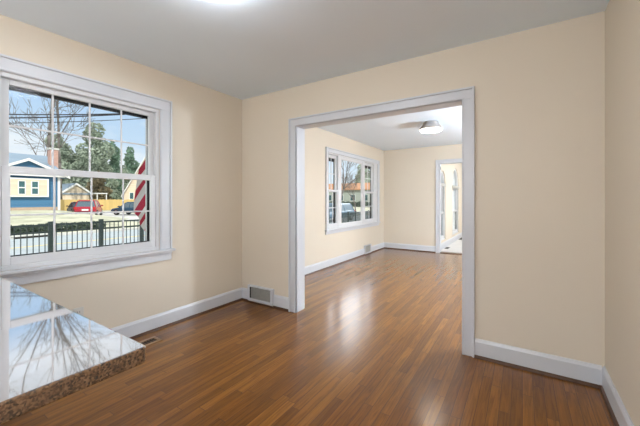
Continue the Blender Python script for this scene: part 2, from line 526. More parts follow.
# sunroom left wall with two arched openings
def arch_top(y, a0, a1):
    c, r = (a0 + a1) / 2, (a1 - a0) / 2
    return ARZS + math.sqrt(max(0, r * r - (y - c) ** 2)) * 1.02
b = MB(); y = YD2; sx0, sx1 = XS - 0.16, XS
for (a0, a1) in ARCH:
    b.box(sx0, sx1, y, a0, 0, H); b.box(sx0, sx1, a0, a1, 0, ARZ0)
    N = 16
    for i in range(N):
        ya, yb_ = a0 + (a1 - a0) * i / N, a0 + (a1 - a0) * (i + 1) / N
        b.prism([(ya, arch_top(ya, a0, a1)), (yb_, arch_top(yb_, a0, a1)), (yb_, H), (ya, H)], sx0, sx1, 'x')
    y = a1
b.box(sx0, sx1, y, YS, 0, H)
struct(b.build('wall_sunroom_left', M['wall']), 'cream sunroom wall with two arched windows', 'wall')

# ------------------------------------------------------------------ baseboards with dark shoe moulding
def base_run(name, axis, face, n, a0, a1, label, shoe=True, h=0.143):
    """axis 'x': runs along x on a wall face at y=face, n = direction into the room"""
    t, s = 0.016 * n, 0.032 * n
    prof = [(face, 0.0), (face + t, 0.0), (face + t, h - 0.022), (face + t * 0.75, h - 0.012), (face + t * 0.45, h), (face, h)]
    sp = [(face + t, 0.0), (face + s, 0.0), (face + s, 0.006), (face + s - 0.006 * n, 0.015), (face + t + 0.001 * n, 0.021), (face + t, 0.021)]
    b = MB()
    if axis == 'x':
        b.prism([(z, y) for y, z in prof][::-1], a0, a1, 'x') if False else None
        pts = prof
        b2 = MB()
    def run(poly):
        m = MB()
        A, B = [], []
        for q, z in poly:
            A.append(m.bm.verts.new((a0, q, z) if axis == 'x' else (q, a0, z)))
            B.append(m.bm.verts.new((a1, q, z) if axis == 'x' else (q, a1, z)))
        k = len(poly)
        m.bm.faces.new(A); m.bm.faces.new(B[::-1])
        for i in range(k):
            m.bm.faces.new((A[i], B[i], B[(i + 1) % k], A[(i + 1) % k]))
        return m
    o = run(prof).build(name, M['trim'])
    struct(o, label, 'baseboard')
    if shoe:
        run(sp).build('shoe_molding', M['shoe'], o)
    return o
VX0, VX1 = -2.756, -2.361
base_run('baseboard_left', 'y', XL, 1, 0.10, YF, 'white baseboard below the large grilled window')
base_run('baseboard_far_corner', 'x', YF, -1, XL + 0.016, VX0, 'short white baseboard between corner and wall vent')
base_run('baseboard_far_left', 'x', YF, -1, VX1, OPX0 - 0.092, 'short white baseboard between wall vent and opening')
base_run('baseboard_far_right', 'x', YF, -1, OPX1 + 0.092, XR - 0.016, 'white baseboard right of the wide opening')
base_run('baseboard_right', 'y', XR, -1, YB, YF, 'white baseboard on the right wall')
base_run('baseboard_living_left', 'y', XL2, 1, YF2 + 0.03, 6.28, 'white baseboard under the triple window')
base_run('baseboard_living_corner', 'y', XL2, 1, 6.64, YD, 'white baseboard beyond the small wall vent')
base_run('baseboard_living_far', 'x', YD, -1, XL2 + 0.016, DX0 - 0.09, 'white baseboard left of the narrow far doorway')
base_run('baseboard_sunroom', 'y', XS, 1, YD2, YS, 'white baseboard under the arched sunroom windows', shoe=False, h=0.15)

# ------------------------------------------------------------------ casings
def casing_y(name, yface, n, x0, x1, ztop, wdt, jamb_d, label, cat, sides=('l', 'r')):
    """cased opening in a y wall: casing on the face looking to n, jamb lining through the wall"""
    root = empty(name, ((x0 + x1) / 2, yface, 0)); struct(root, label, cat)
    yb, yf = sorted((yface, yface + 0.018 * n))
    ob, of = sorted((yface, yface + 0.030 * n))
    e = 0.016
    for s in sides:
        b = MB()
        if s == 'l': xa, xb, oa, ob_ = x0 - wdt + e, x0 - 0.004, x0 - wdt, x0 - wdt + e
        else: xa, xb, oa, ob_ = x1 + 0.004, x1 + wdt - e, x1 + wdt - e, x1 + wdt
        b.box(xa, xb, yb, yf, 0, ztop + 0.004)
        b.box(oa, ob_, ob, of, 0, ztop + wdt)
        # small inner bead
        c = xb if s == 'l' else xa
        b.box(c - (0.012 if s == 'l' else 0), c + (0 if s == 'l' else 0.012), *sorted((yface, yface + 0.023 * n)), 0, ztop + 0.004)
        b.build('casing_side', M['trim'], root, 0.003)
    b = MB()
    b.box(x0 - wdt + e, x1 + wdt - e, yb, yf, ztop + 0.004, ztop + wdt - e)
    b.box(x0 - wdt + e, x1 + wdt - e, ob, of, ztop + wdt - e, ztop + wdt)
    b.box(x0 - 0.016, x1 + 0.016, *sorted((yface, yface + 0.023 * n)), ztop + 0.004, ztop + 0.016)
    b.build('casing_head', M['trim'], root, 0.003)
    ja, jb = sorted((yface, yface - jamb_d * n))
    b = MB()
    b.box(x0 - 0.019, x0, ja, jb, 0, ztop); b.box(x1, x1 + 0.019, ja, jb, 0, ztop)
    b.box(x0 - 0.019, x1 + 0.019, ja, jb, ztop, ztop + 0.019)
    b.build('jamb', M['trim'], root, 0.001)
    return root
d1 = casing_y('door_1', YF, -1, OPX0, OPX1, OPZ, 0.092, YF2 - YF, 'wide white cased opening between the two rooms', 'doorway')
# casing on the living room side of the same opening
b = MB()
for (xa, xb) in ((OPX0 - 0.092, OPX0 - 0.004), (OPX1 + 0.004, OPX1 + 0.092)):
    b.box(xa, xb, YF2, YF2 + 0.018, 0, OPZ + 0.092)
b.box(OPX0 - 0.004, OPX1 + 0.004, YF2, YF2 + 0.018, OPZ + 0.004, OPZ + 0.092)
b.build('rear_casing', M['trim'], d1, 0.003)
# patched hinge gains left in the right jamb
for z0, z1 in ((1.90, 1.99), (0.33, 0.62)):
    MB().box(OPX1 - 0.0015, OPX1 + 0.001, YF + 0.085, YF + 0.105, z0, z1).build('hinge_gain', M['grille'], d1)
d2 = casing_y('door_2', YD, -1, DX0, DX1, DZ, 0.09, YD2 - YD, 'narrow white cased doorway in the far end wall', 'doorway')
MB().box(DX0, DX1, YD - 0.015, YD2 + 0.03, 0.0, 0.012).build('threshold', M['shoe'], d2, 0.004)
MB().tube((DX0 + 0.006, YD + 0.03, 1.90), (DX0 + 0.006, YD + 0.03, 1.97), 0.009).build('hinge', M['grille'], d2)

# ------------------------------------------------------------------ windows in the left walls (plane x)
def sash(parent, x, y0, y1, z0, z1, cols, rows, st=0.042, top=0.04, bot=0.05, name='sash', t=0.028, munt=0.013):
    b = MB()
    b.box(x - t, x, y0, y0 + st, z0, z1); b.box(x - t, x, y1 - st, y1, z0, z1)
    b.box(x - t, x, y0 + st, y1 - st, z0, z0 + bot); b.box(x - t, x, y0 + st, y1 - st, z1 - top, z1)
    o = b.build(name, M['vinyl'], parent, 0.003)
    ga, gb, ha, hb = y0 + st, y1 - st, z0 + bot, z1 - top
    MB().box(x - t * .62, x - t * .42, ga - .004, gb + .004, ha - .004, hb + .004).build('pane', M['glass'], o)
    b = MB()
    for i in range(1, cols):
        y = ga + (gb - ga) * i / cols
        b.box(x - t * .40, x - t * .12, y - munt / 2, y + munt / 2, ha, hb)
    for i in range(1, rows):
        z = ha + (hb - ha) * i / rows
        b.box(x - t * .39, x - t * .13, ga, gb, z - munt / 2, z + munt / 2)
    if cols * rows > 1:
        b.build('muntin_grid', M['vinyl'], o, 0.002)
    return o
def storm(parent, x, y0, y1, z0, z1, w, name='screen_frame'):
    b = MB()
    b.box(x - .012, x, y0, y0 + w, z0, z1); b.box(x - .012, x, y1 - w, y1, z0, z1)
    b.box(x - .012, x, y0 + w, y1 - w, z1 - w - .018, z1); b.box(x - .012, x, y0 + w, y1 - w, z0, z0 + w)
    return b.build(name, M['black'], parent)
def win_casing(root, xf, y0, y1, z0, z1, cw, ct, stool, apron):
    """flat casing with outer backband, stool and apron on an interior wall face x = xf"""
    e = 0.016
    for s in (0, 1):
        b = MB()
        ya, yb = (y0 - cw + e, y0) if s == 0 else (y1, y1 + cw - e)
        oa, ob = (y0 - cw, y0 - cw + e) if s == 0 else (y1 + cw - e, y1 + cw)
        b.box(xf, xf + 0.018, ya, yb, z0, z1)
        b.box(xf, xf + 0.031, oa, ob, z0, z1 + ct)
        q = (y0 - 0.018, y0 - 0.004) if s == 0 else (y1 + 0.004, y1 + 0.018)
        b.box(xf, xf + 0.024, q[0], q[1], z0, z1)
        b.build('casing_side', M['trim'], root, 0.003)
    b = MB()
    b.box(xf, xf + 0.018, y0 - cw + e, y1 + cw - e, z1, z1 + ct - e)
    b.box(xf, xf + 0.031, y0 - cw + e, y1 + cw - e, z1 + ct - e, z1 + ct)
    b.box(xf, xf + 0.024, y0 - 0.018, y1 + 0.018, z1 + 0.004, z1 + 0.018)
    b.build('casing_head', M['trim'], root, 0.003)
    MB().box(xf - 0.10, xf + 0.052, y0 - cw - 0.022, y1 + cw + 0.022, z0 - stool, z0).build('stool', M['trim'], root, 0.006, 3) if False else None
    b = MB()
    b.box(xf - 0.06, xf + 0.001, y0, y1, z0 - stool, z0)
    b.box(xf, xf + 0.052, y0 - cw - 0.022, y1 + cw + 0.022, z0 - stool, z0)
    b.build('stool', M['trim'], root, 0.005, 3)
    b = MB()
    b.box(xf, xf + 0.017, y0 - cw, y1 + cw, z0 - stool - apron, z0 - stool)
    b.box(xf, xf + 0.028, y0 - cw, y1 + cw, z0 - stool - 0.02, z0 - stool)
    b.build('apron', M['trim'], root, 0.003)
def liner(root, xa, xb, y0, y1, z0, z1, t, name='frame'):
    b = MB()
    b.box(xa, xb, y0, y0 + t, z0, z1); b.box(xa, xb, y1 - t, y1, z0, z1)
    b.box(xa, xb, y0 + t, y1 - t, z1 - t, z1); b.box(xa, xb, y0 + t, y1 - t, z0, z0 + t)
    return b.build(name, M['vinyl'], root, 0.003)

w1 = empty('window_1', (XL, (W1['y0'] + W1['y1']) / 2, W1['z0']))
struct(w1, 'large white double hung window with grilles onto the street', 'window')
win_casing(w1, XL, W1['y0'], W1['y1'], W1['z0'], W1['z1'], 0.112, 0.105, 0.022, 0.085)
liner(w1, XO + 0.02, XL - 0.002, W1['y0'], W1['y1'], W1['z0'], W1['z1'], 0.030)
GY0, GY1 = 0.637, 1.586
sash(w1, XL - 0.045, GY0 - .044, GY1 + .044, 1.405, 2.038, 4, 2, .044, .036, .042, 'upper_sash')
sash(w1, XL - 0.012, GY0 - .044, GY1 + .044, 0.775, 1.447, 4, 2, .044, .050, .055, 'lower_sash')
storm(w1, XL - 0.095, GY0 - .04, GY1 + .062, 0.78, 2.05, 0.050)

MB().box(XL - .034, XL - .030, 1.640, 1.652, 1.74, 1.99).build('balance_track', M['black'], w1)
w2 = empty('window_2', (XL2, (W2['y0'] + W2['y1']) / 2, W2['z0']))
struct(w2, 'white triple window with a wide fixed centre pane', 'window')
win_casing(w2, XL2, W2['y0'], W2['y1'], W2['z0'], W2['z1'], 0.085, 0.085, 0.024, 0.065)
liner(w2, XO + 0.02, XL2 - 0.002, W2['y0'], W2['y1'], W2['z0'], W2['z1'], 0.022)
for (a, bb) in ((5.155, 5.245), (6.235, 6.345)):
    MB().box(XL2 - .045, XL2 - .001, a, bb, W2['z0'] + .02, W2['z1'] - .02).build('mullion', M['vinyl'], w2, 0.004)
for (ga, gb) in ((4.794, 5.155), (6.345, 7.013)):
    if ga > 6: gb = 6.86
    sash(w2, XL2 - .045, ga, gb, 1.36, 2.043, 2, 2, .040, .055, .04, 'upper_sash', munt=.014)
    sash(w2, XL2 - .012, ga, gb, 0.705, 1.40, 2, 2, .040, .045, .07, 'lower_sash', munt=.014)
    storm(w2, XL2 - .085, ga, gb + .03, 0.72, 2.0, 0.05)
MB().box(XL2 - .06, XL2 - .001, 6.86, 7.014, W2['z0'] + .02, W2['z1'] - .02).build('mullion', M['vinyl'], w2, 0.004)
sash(w2, XL2 - .006, 5.245, 6.235, 0.705, 2.043, 1, 1, .045, .055, .055, 'centre_sash')

# arched sunroom windows
for k, (a0, a1) in enumerate(ARCH):
    r_ = empty('window_%d' % (3 + k), (XS, (a0 + a1) / 2, ARZ0))
    struct(r_, ['white arched window nearest the far doorway', 'white arched window farther along the sunroom wall'][k], 'window')
    c, r = (a0 + a1) / 2, (a1 - a0) / 2
    b = MB(); N = 20
    for i in range(N):
        t0, t1 = PI * i / N, PI * (i + 1) / N
        o0 = (c - r * math.cos(t0), ARZS + r * 1.02 * math.sin(t0)); o1 = (c - r * math.cos(t1), ARZS + r * 1.02 * math.sin(t1))
        q = r - 0.05
        i0 = (c - q * math.cos(t0), ARZS + q * 1.02 * math.sin(t0)); i1 = (c - q * math.cos(t1), ARZS + q * 1.02 * math.sin(t1))
        b.prism([o0, o1, i1, i0], XS - .10, XS - .03, 'x')
    b.build('arch_frame', M['vinyl'], r_)
    q = r - 0.04
    MB().prism([(c - q * math.cos(PI * i / 16), ARZS + q * 1.02 * math.sin(PI * i / 16)) for i in range(17)], XS - .072, XS - .066, 'x').build('arch_pane', M['glass'], r_)
    MB().prism([(c - q * math.cos(PI * i / 16), ARZS + q * 1.02 * math.sin(PI * i / 16)) for i in range(17)], XS - .112, XS - .106, 'x').build('arch_glare_panel', M['glare_white'], r_)  # added white panel, stands in for window glare
    liner(r_, XS - .12, XS - .02, a0, a1, ARZ0, ARZS, 0.03)
    sash(r_, XS - .07, a0 + .03, a1 - .03, 0.85, ARZS - .03, 1, 1, .05, .05, .05, 'upper_sash')
    sash(r_, XS - .04, a0 + .03, a1 - .03, ARZ0 + .03, 0.90, 1, 1, .05, .05, .07, 'lower_sash')
    MB().box(XS - .03, XS + .02, a0 + .01, a1 - .01, ARZS - .05, ARZS + .02).build('blind_headrail', M['grille'], r_, .004)
    MB().box(XS - .112, XS - .106, a0 + .035, a1 - .035, ARZ0 + .06, ARZS - .05).build('glare_panel', M['glare_white'], r_)
    MB().box(XS - .028, XS - .02, a1 - .10, a1 - .07, ARZ0 + .1, ARZS - .05).build('blind_cord', M['grille'], r_)

# ------------------------------------------------------------------ wall registers, floor register, outlet
vr = empty('wall_vent', ((VX0 + VX1) / 2, YF, 0.03), 'white framed grey wall vent in the baseboard beside the corner', 'vent')
b = MB()
b.box(VX0, VX1, YF - .034, YF, .185, .205); b.box(VX0, VX1, YF - .034, YF, .022, .052)
b.box(VX0, VX0 + .036, YF - .034, YF, .052, .185); b.box(VX1 - .036, VX1, YF - .034, YF, .052, .185)
b.build('frame', M['trim'], vr, .004)
gx0, gx1 = VX0 + .036, VX1 - .036
MB().box(gx0, gx1, YF - .012, YF - .004, .052, .185).build('backing', M['backing'], vr)
b = MB()
for i in range(1, 9):
    z = .052 + .133 * i / 9
    b.prism([(YF - .030, z - .005), (YF - .028, z - .0055), (YF - .014, z + .0035), (YF - .016, z + .004)], gx0, gx1, 'x')
for i in range(1, 24):
    x = gx0 + (gx1 - gx0) * i / 24
    b.box(x - .0022, x + .0022, YF - .031, YF - .024, .052, .185)
b.build('grille', M['grille'], vr)
MB().box(gx0 + .002, gx0 + .016, YF - .034, YF - .028, .056, .18).build('damper_slot', M['darkslot'], vr)
MB().box(VX0, VX1, YF - .044, YF - .030, 0, .018).build('shoe_molding', M['shoe'], vr, .003)

lv0, lv1 = 6.28, 6.64
lv = empty('wall_vent', (XL2, (lv0 + lv1) / 2, .03), 'small grey wall vent in the baseboard under the triple window', 'vent')
b = MB()
b.box(XL2, XL2 + .032, lv0, lv1, .185, .205); b.box(XL2, XL2 + .032, lv0, lv1, .02, .045)
b.box(XL2, XL2 + .032, lv0, lv0 + .03, .045, .185); b.box(XL2, XL2 + .032, lv1 - .05, lv1, .045, .185)
b.build('frame', M['trim'], lv, .004)
MB().box(XL2 + .004, XL2 + .012, lv0 + .03, lv1 - .05, .045, .185).build('backing', M['backing'], lv)
b = MB()
for i in range(1, 9):
    z = .045 + .14 * i / 9
    b.box(XL2 + .012, XL2 + .028, lv0 + .03, lv1 - .05, z - .0055, z + .0055)
b.build('grille', M['grille'], lv)
MB().box(XL2 + .028, XL2 + .044, lv0, lv1, 0, .018).build('shoe_molding', M['shoe'], lv, .003)

fr = empty('floor_vent', (-2.68, 1.36, 0), 'narrow floor register with tan wooden frame under the window', 'vent')
fx0, fx1, fy0, fy1 = -2.745, -2.615, 1.20, 1.535
b = MB()
b.box(fx0, fx0 + .03, fy0, fy1, 0, .008); b.box(fx1 - .03, fx1, fy0, fy1, 0, .008)
b.box(fx0 + .03, fx1 - .03, fy0, fy0 + .03, 0, .008); b.box(fx0 + .03, fx1 - .03, fy1 - .03, fy1, 0, .008)
b.build('frame', M['tanwood'], fr, .002)
MB().box(fx0 + .03, fx1 - .03, fy0 + .03, fy1 - .03, 0, .002).build('slot', M['darkslot'], fr)
b = MB()
for i in range(1, 12):
    y = fy0 + .03 + (fy1 - fy0 - .06) * i / 12
    b.box(fx0 + .03, fx1 - .03, y - .003, y + .003, .002, .006)
b.build('louvre', M['shoe'], fr)

for (ya, yb_, lab) in ((8.15, 8.45, 'dark floor register in the sunroom nearest the doorway'), (10.2, 10.9, 'dark floor register in the sunroom below the farther arched window')):
    sv = empty('floor_vent', (XS + .075, (ya + yb_) / 2, 0), lab, 'vent')
    MB().box(XS + .03, XS + .13, ya, yb_, 0, .006).build('frame', M['grille'], sv, .002)
    b = MB()
    for i in range(8):
        y = ya + .02 + (yb_ - ya - .04) * i / 8
        b.box(XS + .04, XS + .12, y, y + (yb_ - ya - .04) / 8 * .8, .006, .008)
    b.build('slots', M['darkslot'], sv)

ot = empty('power_outlet', (XL, 1.015, .33), 'ivory power outlet on the wall behind the granite edge', 'outlet')
MB().box(XL, XL + .006, .98, 1.05, .27, .384).build('cover_plate', M['plastic'], ot, .002)
for z in (.303, .352):
    o = MB().box(XL + .006, XL + .009, .998, 1.032, z - .016, z + .016).build('socket', M['plastic'], ot, .003)
    b = MB()
    for yy in (1.008, 1.022): b.box(XL + .009, XL + .0095, yy - .0015, yy + .0015, z - .006, z + .006)
    b.build('slot', M['darkslot'], o)

# ------------------------------------------------------------------ granite peninsula
CX1, CY1 = -0.693, 0.374
b = MB()
rad = 0.014
poly = [(XL + .002, -0.55), (CX1, -0.55)]
for i in range(7):
    a = PI / 2 * i / 6
    poly.append((CX1 - rad + rad * math.cos(a), CY1 - rad + rad * math.sin(a)))
poly.append((XL + .002, CY1))
b.prism(poly, .863, .899, 'z')
tag(b.build('countertop', M['granite'], None, .005, 3), 'polished brown speckled granite countertop mirroring the window', 'countertop')
cb = empty('base_cabinet', (-1.9, -.2, 0), 'brown wooden base cabinet under the granite countertop', 'cabinet')
MB().box(XL + .05, -1.0, -.50, .06, .10, .863).build('carcass', M['cabinet'], cb, .003)
MB().box(XL + .05, -1.04, -.44, .03, 0, .10).build('plinth', M['darkslot'], cb)
for i in range(3):
    x0 = XL + .08 + i * .60
    MB().box(x0, x0 + .56, .06, .078, .16, .85).build('back_panel', M['cabinet'], cb, .004)

# ------------------------------------------------------------------ ceiling lamps and added fill globes
def flush_lamp(x, y, m, label):
    r = empty('ceiling_light', (x, y, H), label, 'ceiling light')
    MB().lathe([(0, H), (.112, H), (.118, H - .030), (.128, H - .045), (.160, H - .084), (.176, H - .104), (.177, H - .122), (.166, H - .122), (0, H - .11)], x, y).build('base_pan', M['nickel'], r)
    MB().lathe([(.164, H - .118), (.163, H - .126), (.150, H - .142), (.118, H - .150), (.07, H - .156), (0, H - .158)], x, y).build('diffuser', m, r)
    return r
flush_lamp(-1.215, 5.10, M['lamp_living'], 'flush ceiling light with nickel pan in the next room')
def drum_lamp(x, y, m, label):
    r = empty('ceiling_light', (x, y, H), label, 'ceiling light')
    MB().lathe([(0, H), (.13, H), (.135, H - .02), (0, H - .02)], x, y).build('base_pan', M['nickel'], r)
    MB().lathe([(.17, H - .022), (.18, H - .05), (.17, H - .085), (.12, H - .105), (0, H - .112)], x, y).build('diffuser', m, r)
    return r
drum_lamp(-1.36, 1.05, M['lamp_dining'], 'flush ceiling light of the front room above the frame')
def fill_globe(x, y, m, label, zc=1.62):  # unseen globes added to brighten walls and ceilings
    r = empty('fill_pendant', (x, y, H), label, 'pendant light')
    MB().lathe([(0, H), (.06, H), (.055, H - .025), (0, H - .03)], x, y).build('canopy', M['nickel'], r)
    MB().tube((x, y, H - .02), (x, y, zc + .16), .006, .006, 8).build('rod', M['nickel'], r)
    MB().lathe([(0, zc + .165)] + [(.16 * math.sin(PI * i / 16), zc + .16 * math.cos(PI * i / 16)) for i in range(1, 16)] + [(0, zc - .16)], x, y).build('globe', m, r)
    return r
fill_globe(-1.5, -1.6, M['fill_kitchen'], 'added opal fill globe hanging unseen behind the camera')
fill_globe(-0.3, -1.15, M['fill_kitchen'], 'added opal fill globe behind the camera near the right wall')
fill_globe(0.75, 4.9, M['fill_living_globe'], 'added opal fill globe of the next room hidden behind the right jamb')
drum_lamp(0.2, 9.6, M['fill_sunroom'], 'added unseen fill light on the far sunroom ceiling')  # unseen, added to brighten the sunroom

# ================================================================== OUTDOORS
GZ = -0.60
def hgt(x, y):
    def ss(a, b_, t):
        t = max(0, min(1, (t - a) / (b_ - a))); return t * t * (3 - 2 * t)
    up = ss(-24, -38, x) if x < -24 else 0
    side = 1 - ss(11.5, 14.5, y)
    return GZ + 0.02 + 0.06 * up + 0.70 * up * side
# far lawn, with gentle rise to the blue house
b = MB()
xs = [-19.9 - 2.5 * i for i in range(48)]
ys = [-60 + 3.0 * i for i in range(70)]
g = [[b.bm.verts.new((x, y, hgt(x, y))) for y in ys] for x in xs]
for i in range(len(xs) - 1):
    for j in range(len(ys) - 1):
        b.bm.faces.new((g[i][j], g[i + 1][j], g[i + 1][j + 1], g[i][j + 1])).smooth = True
struct(b.build('lawn', M['lawn']), 'pale winter lawn across the street', 'lawn')
struct(MB().box(-10.6, XO, -60, 147, GZ - .3, GZ).build('front_yard', M['lawn']), 'strip of lawn between this house and the street', 'lawn')
struct(MB().box(-19.7, -10.6, -60, 147, GZ - .3, GZ - .02).build('road', M['road']), 'pale grey street in front of the house', 'road')
struct(MB().box(-19.9, -19.7, -60, 147, GZ - .3, GZ + .10).build('kerb', M['kerb'], None, .02), 'concrete kerb on the far side of the street', 'kerb')
tag(MB().box(-16.2, -16.05, -60, 147, GZ - .02, GZ - .012).build('road_line', M['yellow']), None, None, None, 'structure')
bpy.data.objects['road_line']['label'] = 'yellow centre line painted on the street'
bpy.data.objects['road_line']['category'] = 'road marking'
dr = empty('storm_drain', (-19.72, 5.1, GZ), 'dark storm drain slot in the far kerb', 'drain')
MB().box(-19.74, -19.66, 4.45, 5.95, GZ - .02, GZ + .07).build('slot', M['darkslot'], dr)
MB().box(-19.95, -19.66, 4.35, 6.05, GZ + .07, GZ + .13).build('lid', M['kerb'], dr, .01)
struct(MB().box(-45, -19.9, 12.9, 19.5, GZ - .2, GZ + .085).build('driveway', M['kerb']), 'pale concrete driveway under the parked cars', 'driveway')

# leafy cards cloud
def leaf_cloud(lobes, n, size, seed, flat=1.0):
    """lobes: (cx, cy, cz, rx, ry, rz); many small bent leaves in one mesh"""
    rnd = random.Random(seed)
    b = MB()
    tot = sum(l[3] * l[4] for l in lobes)
    for (cx, cy, cz, rx, ry, rz) in lobes:
        for _ in range(int(n * rx * ry / tot)):
            while True:
                p = Vector((rnd.uniform(-1, 1), rnd.uniform(-1, 1), rnd.uniform(-1, 1)))
                if 0.02 < p.length <= 1: break
            p = p.normalized() * (p.length ** 0.35)
            c = Vector((cx + p.x * rx, cy + p.y * ry, cz + p.z * rz))
            u = Vector((rnd.gauss(0, 1), rnd.gauss(0, 1), rnd.gauss(0, .6))).normalized()
            w = u.orthogonal().normalized() * rnd.choice((-1, 1))
            s = size * rnd.uniform(.5, 1.3)
            k = u.cross(w) * s * .25
            b.face([c - u * s, c + w * s * .5 + k, c + u * s, c - w * s * .5 + k])
    return b

# ------------------------------------------------------------------ blue house
HX = -40.0
bh = empty('house', (HX - 4, 6, 0.15), 'blue lap sided house with grey roof and brick chimney', 'house')
hz0, hz1 = -0.3, 3.62
hy0, hy1 = -2.0, 12.42
MB().box(HX - 9, HX, hy0, hy1, .45, hz1).build('wall', M['blue_siding'], bh)
MB().box(HX - 9.05, HX + .05, hy0 - .05, hy1 + .05, -.4, .45).build('foundation', M['foundation'], bh)
b = MB()   # main roof, ridge along y
b.prism([(HX + .45, 3.52), (HX + .45, 3.68), (HX - 4.5, 6.05), (HX - 9.45, 3.68), (HX - 9.45, 3.52), (HX - 4.5, 5.88)], hy0 - .3, hy1 + .3, 'y')
b.build('roof', M['grey_shingle'], bh)
MB().prism([(HX, 3.6), (HX - 4.5, 5.85), (HX - 9, 3.6)], hy0 + .02, hy1 - .02, 'y').build('end_gable', M['blue_siding'], bh)
b = MB()   # front gable bay
gy, gw, gz = 9.92, 2.75, 5.05
b.prism([(gy - gw, 3.62), (gy + gw, 3.62), (gy, 4.95)], HX - 3.2, HX + .25, 'x')
b.build('front_gable', M['blue_siding'], bh)
b = MB()
for s in (-1, 1):
    b.prism([(gy, 4.97), (gy, 5.13), (gy + s * (gw + .45), 3.57), (gy + s * (gw + .45), 3.40)], HX - 3.4, HX + .60, 'x')
b.build('gable_roof', M['grey_shingle'], bh)
b = MB()
for s in (-1, 1):
    b.prism([(gy, 4.90), (gy, 5.15), (gy + s * (gw + .48), 3.58), (gy + s * (gw + .48), 3.33)], HX + .60, HX + .68, 'x')
b.build('gable_trim', M['white_ext'], bh)
MB().box(HX, HX + .30, 6.6, 11.46, 1.55, 3.17).build('bay_panel', M['cream_board'], bh, .02)
b = MB(); b.box(HX + .28, HX + .36, 6.6, 11.5, 1.45, 1.56); b.box(HX + .28, HX + .36, 6.6, 11.5, 3.12, 3.24)
b.box(HX + .28, HX + .36, 11.38, 11.50, 1.56, 3.12)
b.build('bay_trim', M['white_ext'], bh)
for (ya, yb) in ((9.22, 9.78), (10.16, 10.74)):
    f = MB()
    f.box(HX + .30, HX + .36, ya, ya + .07, 1.72, 2.96); f.box(HX + .30, HX + .36, yb - .07, yb, 1.72, 2.96)
    f.box(HX + .30, HX + .36, ya, yb, 1.66, 1.74); f.box(HX + .30, HX + .36, ya, yb, 2.93, 3.0); f.box(HX + .30, HX + .37, ya, yb, 2.28, 2.38)
    f = f.build('window', M['white_ext'], bh)
    MB().box(HX + .302, HX + .33, ya + .05, yb - .05, 1.73, 2.94).build('pane', M['win_dark'], f)
MB().box(HX - .02, HX + .10, 12.30, 12.50, .1, 3.62).build('corner_board', M['white_ext'], bh)
MB().tube((HX + .12, 12.05, .2), (HX + .12, 12.05, 3.55), .05).build('downspout', M['white_ext'], bh)
MB().box(HX + .40, HX + .52, hy0 - .3, hy1 + .35, 3.46, 3.62).build('gutter', M['white_ext'], bh)
cm = MB().box(-42.6, -41.9, 12.25, 12.95, -.4, 6.55).build('chimney', M['brick'], bh)
MB().box(-42.68, -41.82, 12.17, 13.03, 6.5, 6.68).build('chimney_cap', M['kerb'], cm)

# ------------------------------------------------------------------ garage behind the board fence
def gable_house(name, x, y0, y1, zg, ze, zr, depth, wm, rm, label, cat, wins=()):
    """gable end facing +x at plane x"""
    r = empty(name, (x - depth / 2, (y0 + y1) / 2, zg), label, cat)
    yc = (y0 + y1) / 2
    MB().prism([(y0, zg - .3), (y1, zg - .3), (y1, ze), (yc, zr), (y0, ze)], x - depth, x, 'x').build('wall', wm, r)
    b = MB(); k = (zr - ze) / (yc - y0)
    for s, yy in ((-1, y0), (1, y1)):
        b.prism([(yc, zr + .02), (yc, zr + .22), (yy + s * .4, ze - .4 * k + .22), (yy + s * .4, ze - .4 * k + .02)], x - depth - .3, x + .3, 'x')
    b.build('roof', rm, r)
    b = MB()
    for s, yy in ((-1, y0), (1, y1)):
        b.prism([(yc, zr - .10), (yc, zr + .23), (yy + s * .42, ze - .4 * k + .23), (yy + s * .42, ze - .4 * k - .10)], x + .30, x + .36, 'x')
    b.build('gable_trim', M['white_ext'], r)
    for (a, c, z0, z1) in wins:
        f = MB()
        f.box(x, x + .06, a - .08, a, z0, z1); f.box(x, x + .06, c, c + .08, z0, z1)
        f.box(x, x + .06, a - .08, c + .08, z1, z1 + .08); f.box(x, x + .06, a - .08, c + .08, z0 - .08, z0)
        f = f.build('window', M['white_ext'], r)
        MB().box(x + .002, x + .03, a, c, z0, z1).build('pane', M['win_dark'], f)
    return r
ga = gable_house('garage', -62, 19.6, 23.4, GZ, 2.28, 3.7, 7, M['cream_siding'], M['grey_shingle'], 'small cream gabled garage behind the yellow board fence', 'garage')
MB().box(-61.98, -61.75, 19.5, 23.5, 2.0, 2.22).build('door_header', M['grey_shingle'], ga)
MB().box(-62.0, -61.9, 20.0, 23.0, GZ, 2.0).build('garage_door', M['cream_board'], ga)
cp = empty('carport', (-61.5, 25, GZ), 'small white carport frame beside the cream garage', 'carport')
MB().box(-63, -60.8, 23.95, 25.7, 2.15, 2.32).build('roof', M['white_ext'], cp)
for yy in (24.1, 25.5):
    MB().box(-61.0, -60.88, yy, yy + .12, GZ - .1, 2.15).build('post', M['white_ext'], cp)
ch = gable_house('house', -60, 27.9, 39.9, GZ, 2.4, 14.2, 9, M['cream_siding'], M['dark_shingle'], 'tall steep cream gabled house at the right of the window', 'house',
                 wins=((31.5, 32.3, 5.9, 7.1), (28.8, 29.35, 1.3, 2.4), (33.2, 34.2, 1.2, 2.6)))
th = math.radians(-27)
ch.rotation_euler[2] = th
off = Vector((4.5, -6.0)); rot = Vector((off.x * math.cos(th) - off.y * math.sin(th), off.x * math.sin(th) + off.y * math.cos(th)))
ch.location.x = -60 - rot.x; ch.location.y = 28.0 - rot.y
# small pale house seen between garage and cream house
gable_house('house', -90, 37.6, 40.6, GZ, 1.9, 4.4, 8, M['white_ext'], M['dark_shingle'], 'tiny pale grey house far between garage and cream house', 'house', wins=((38.6, 39.2, .8, 1.9),))

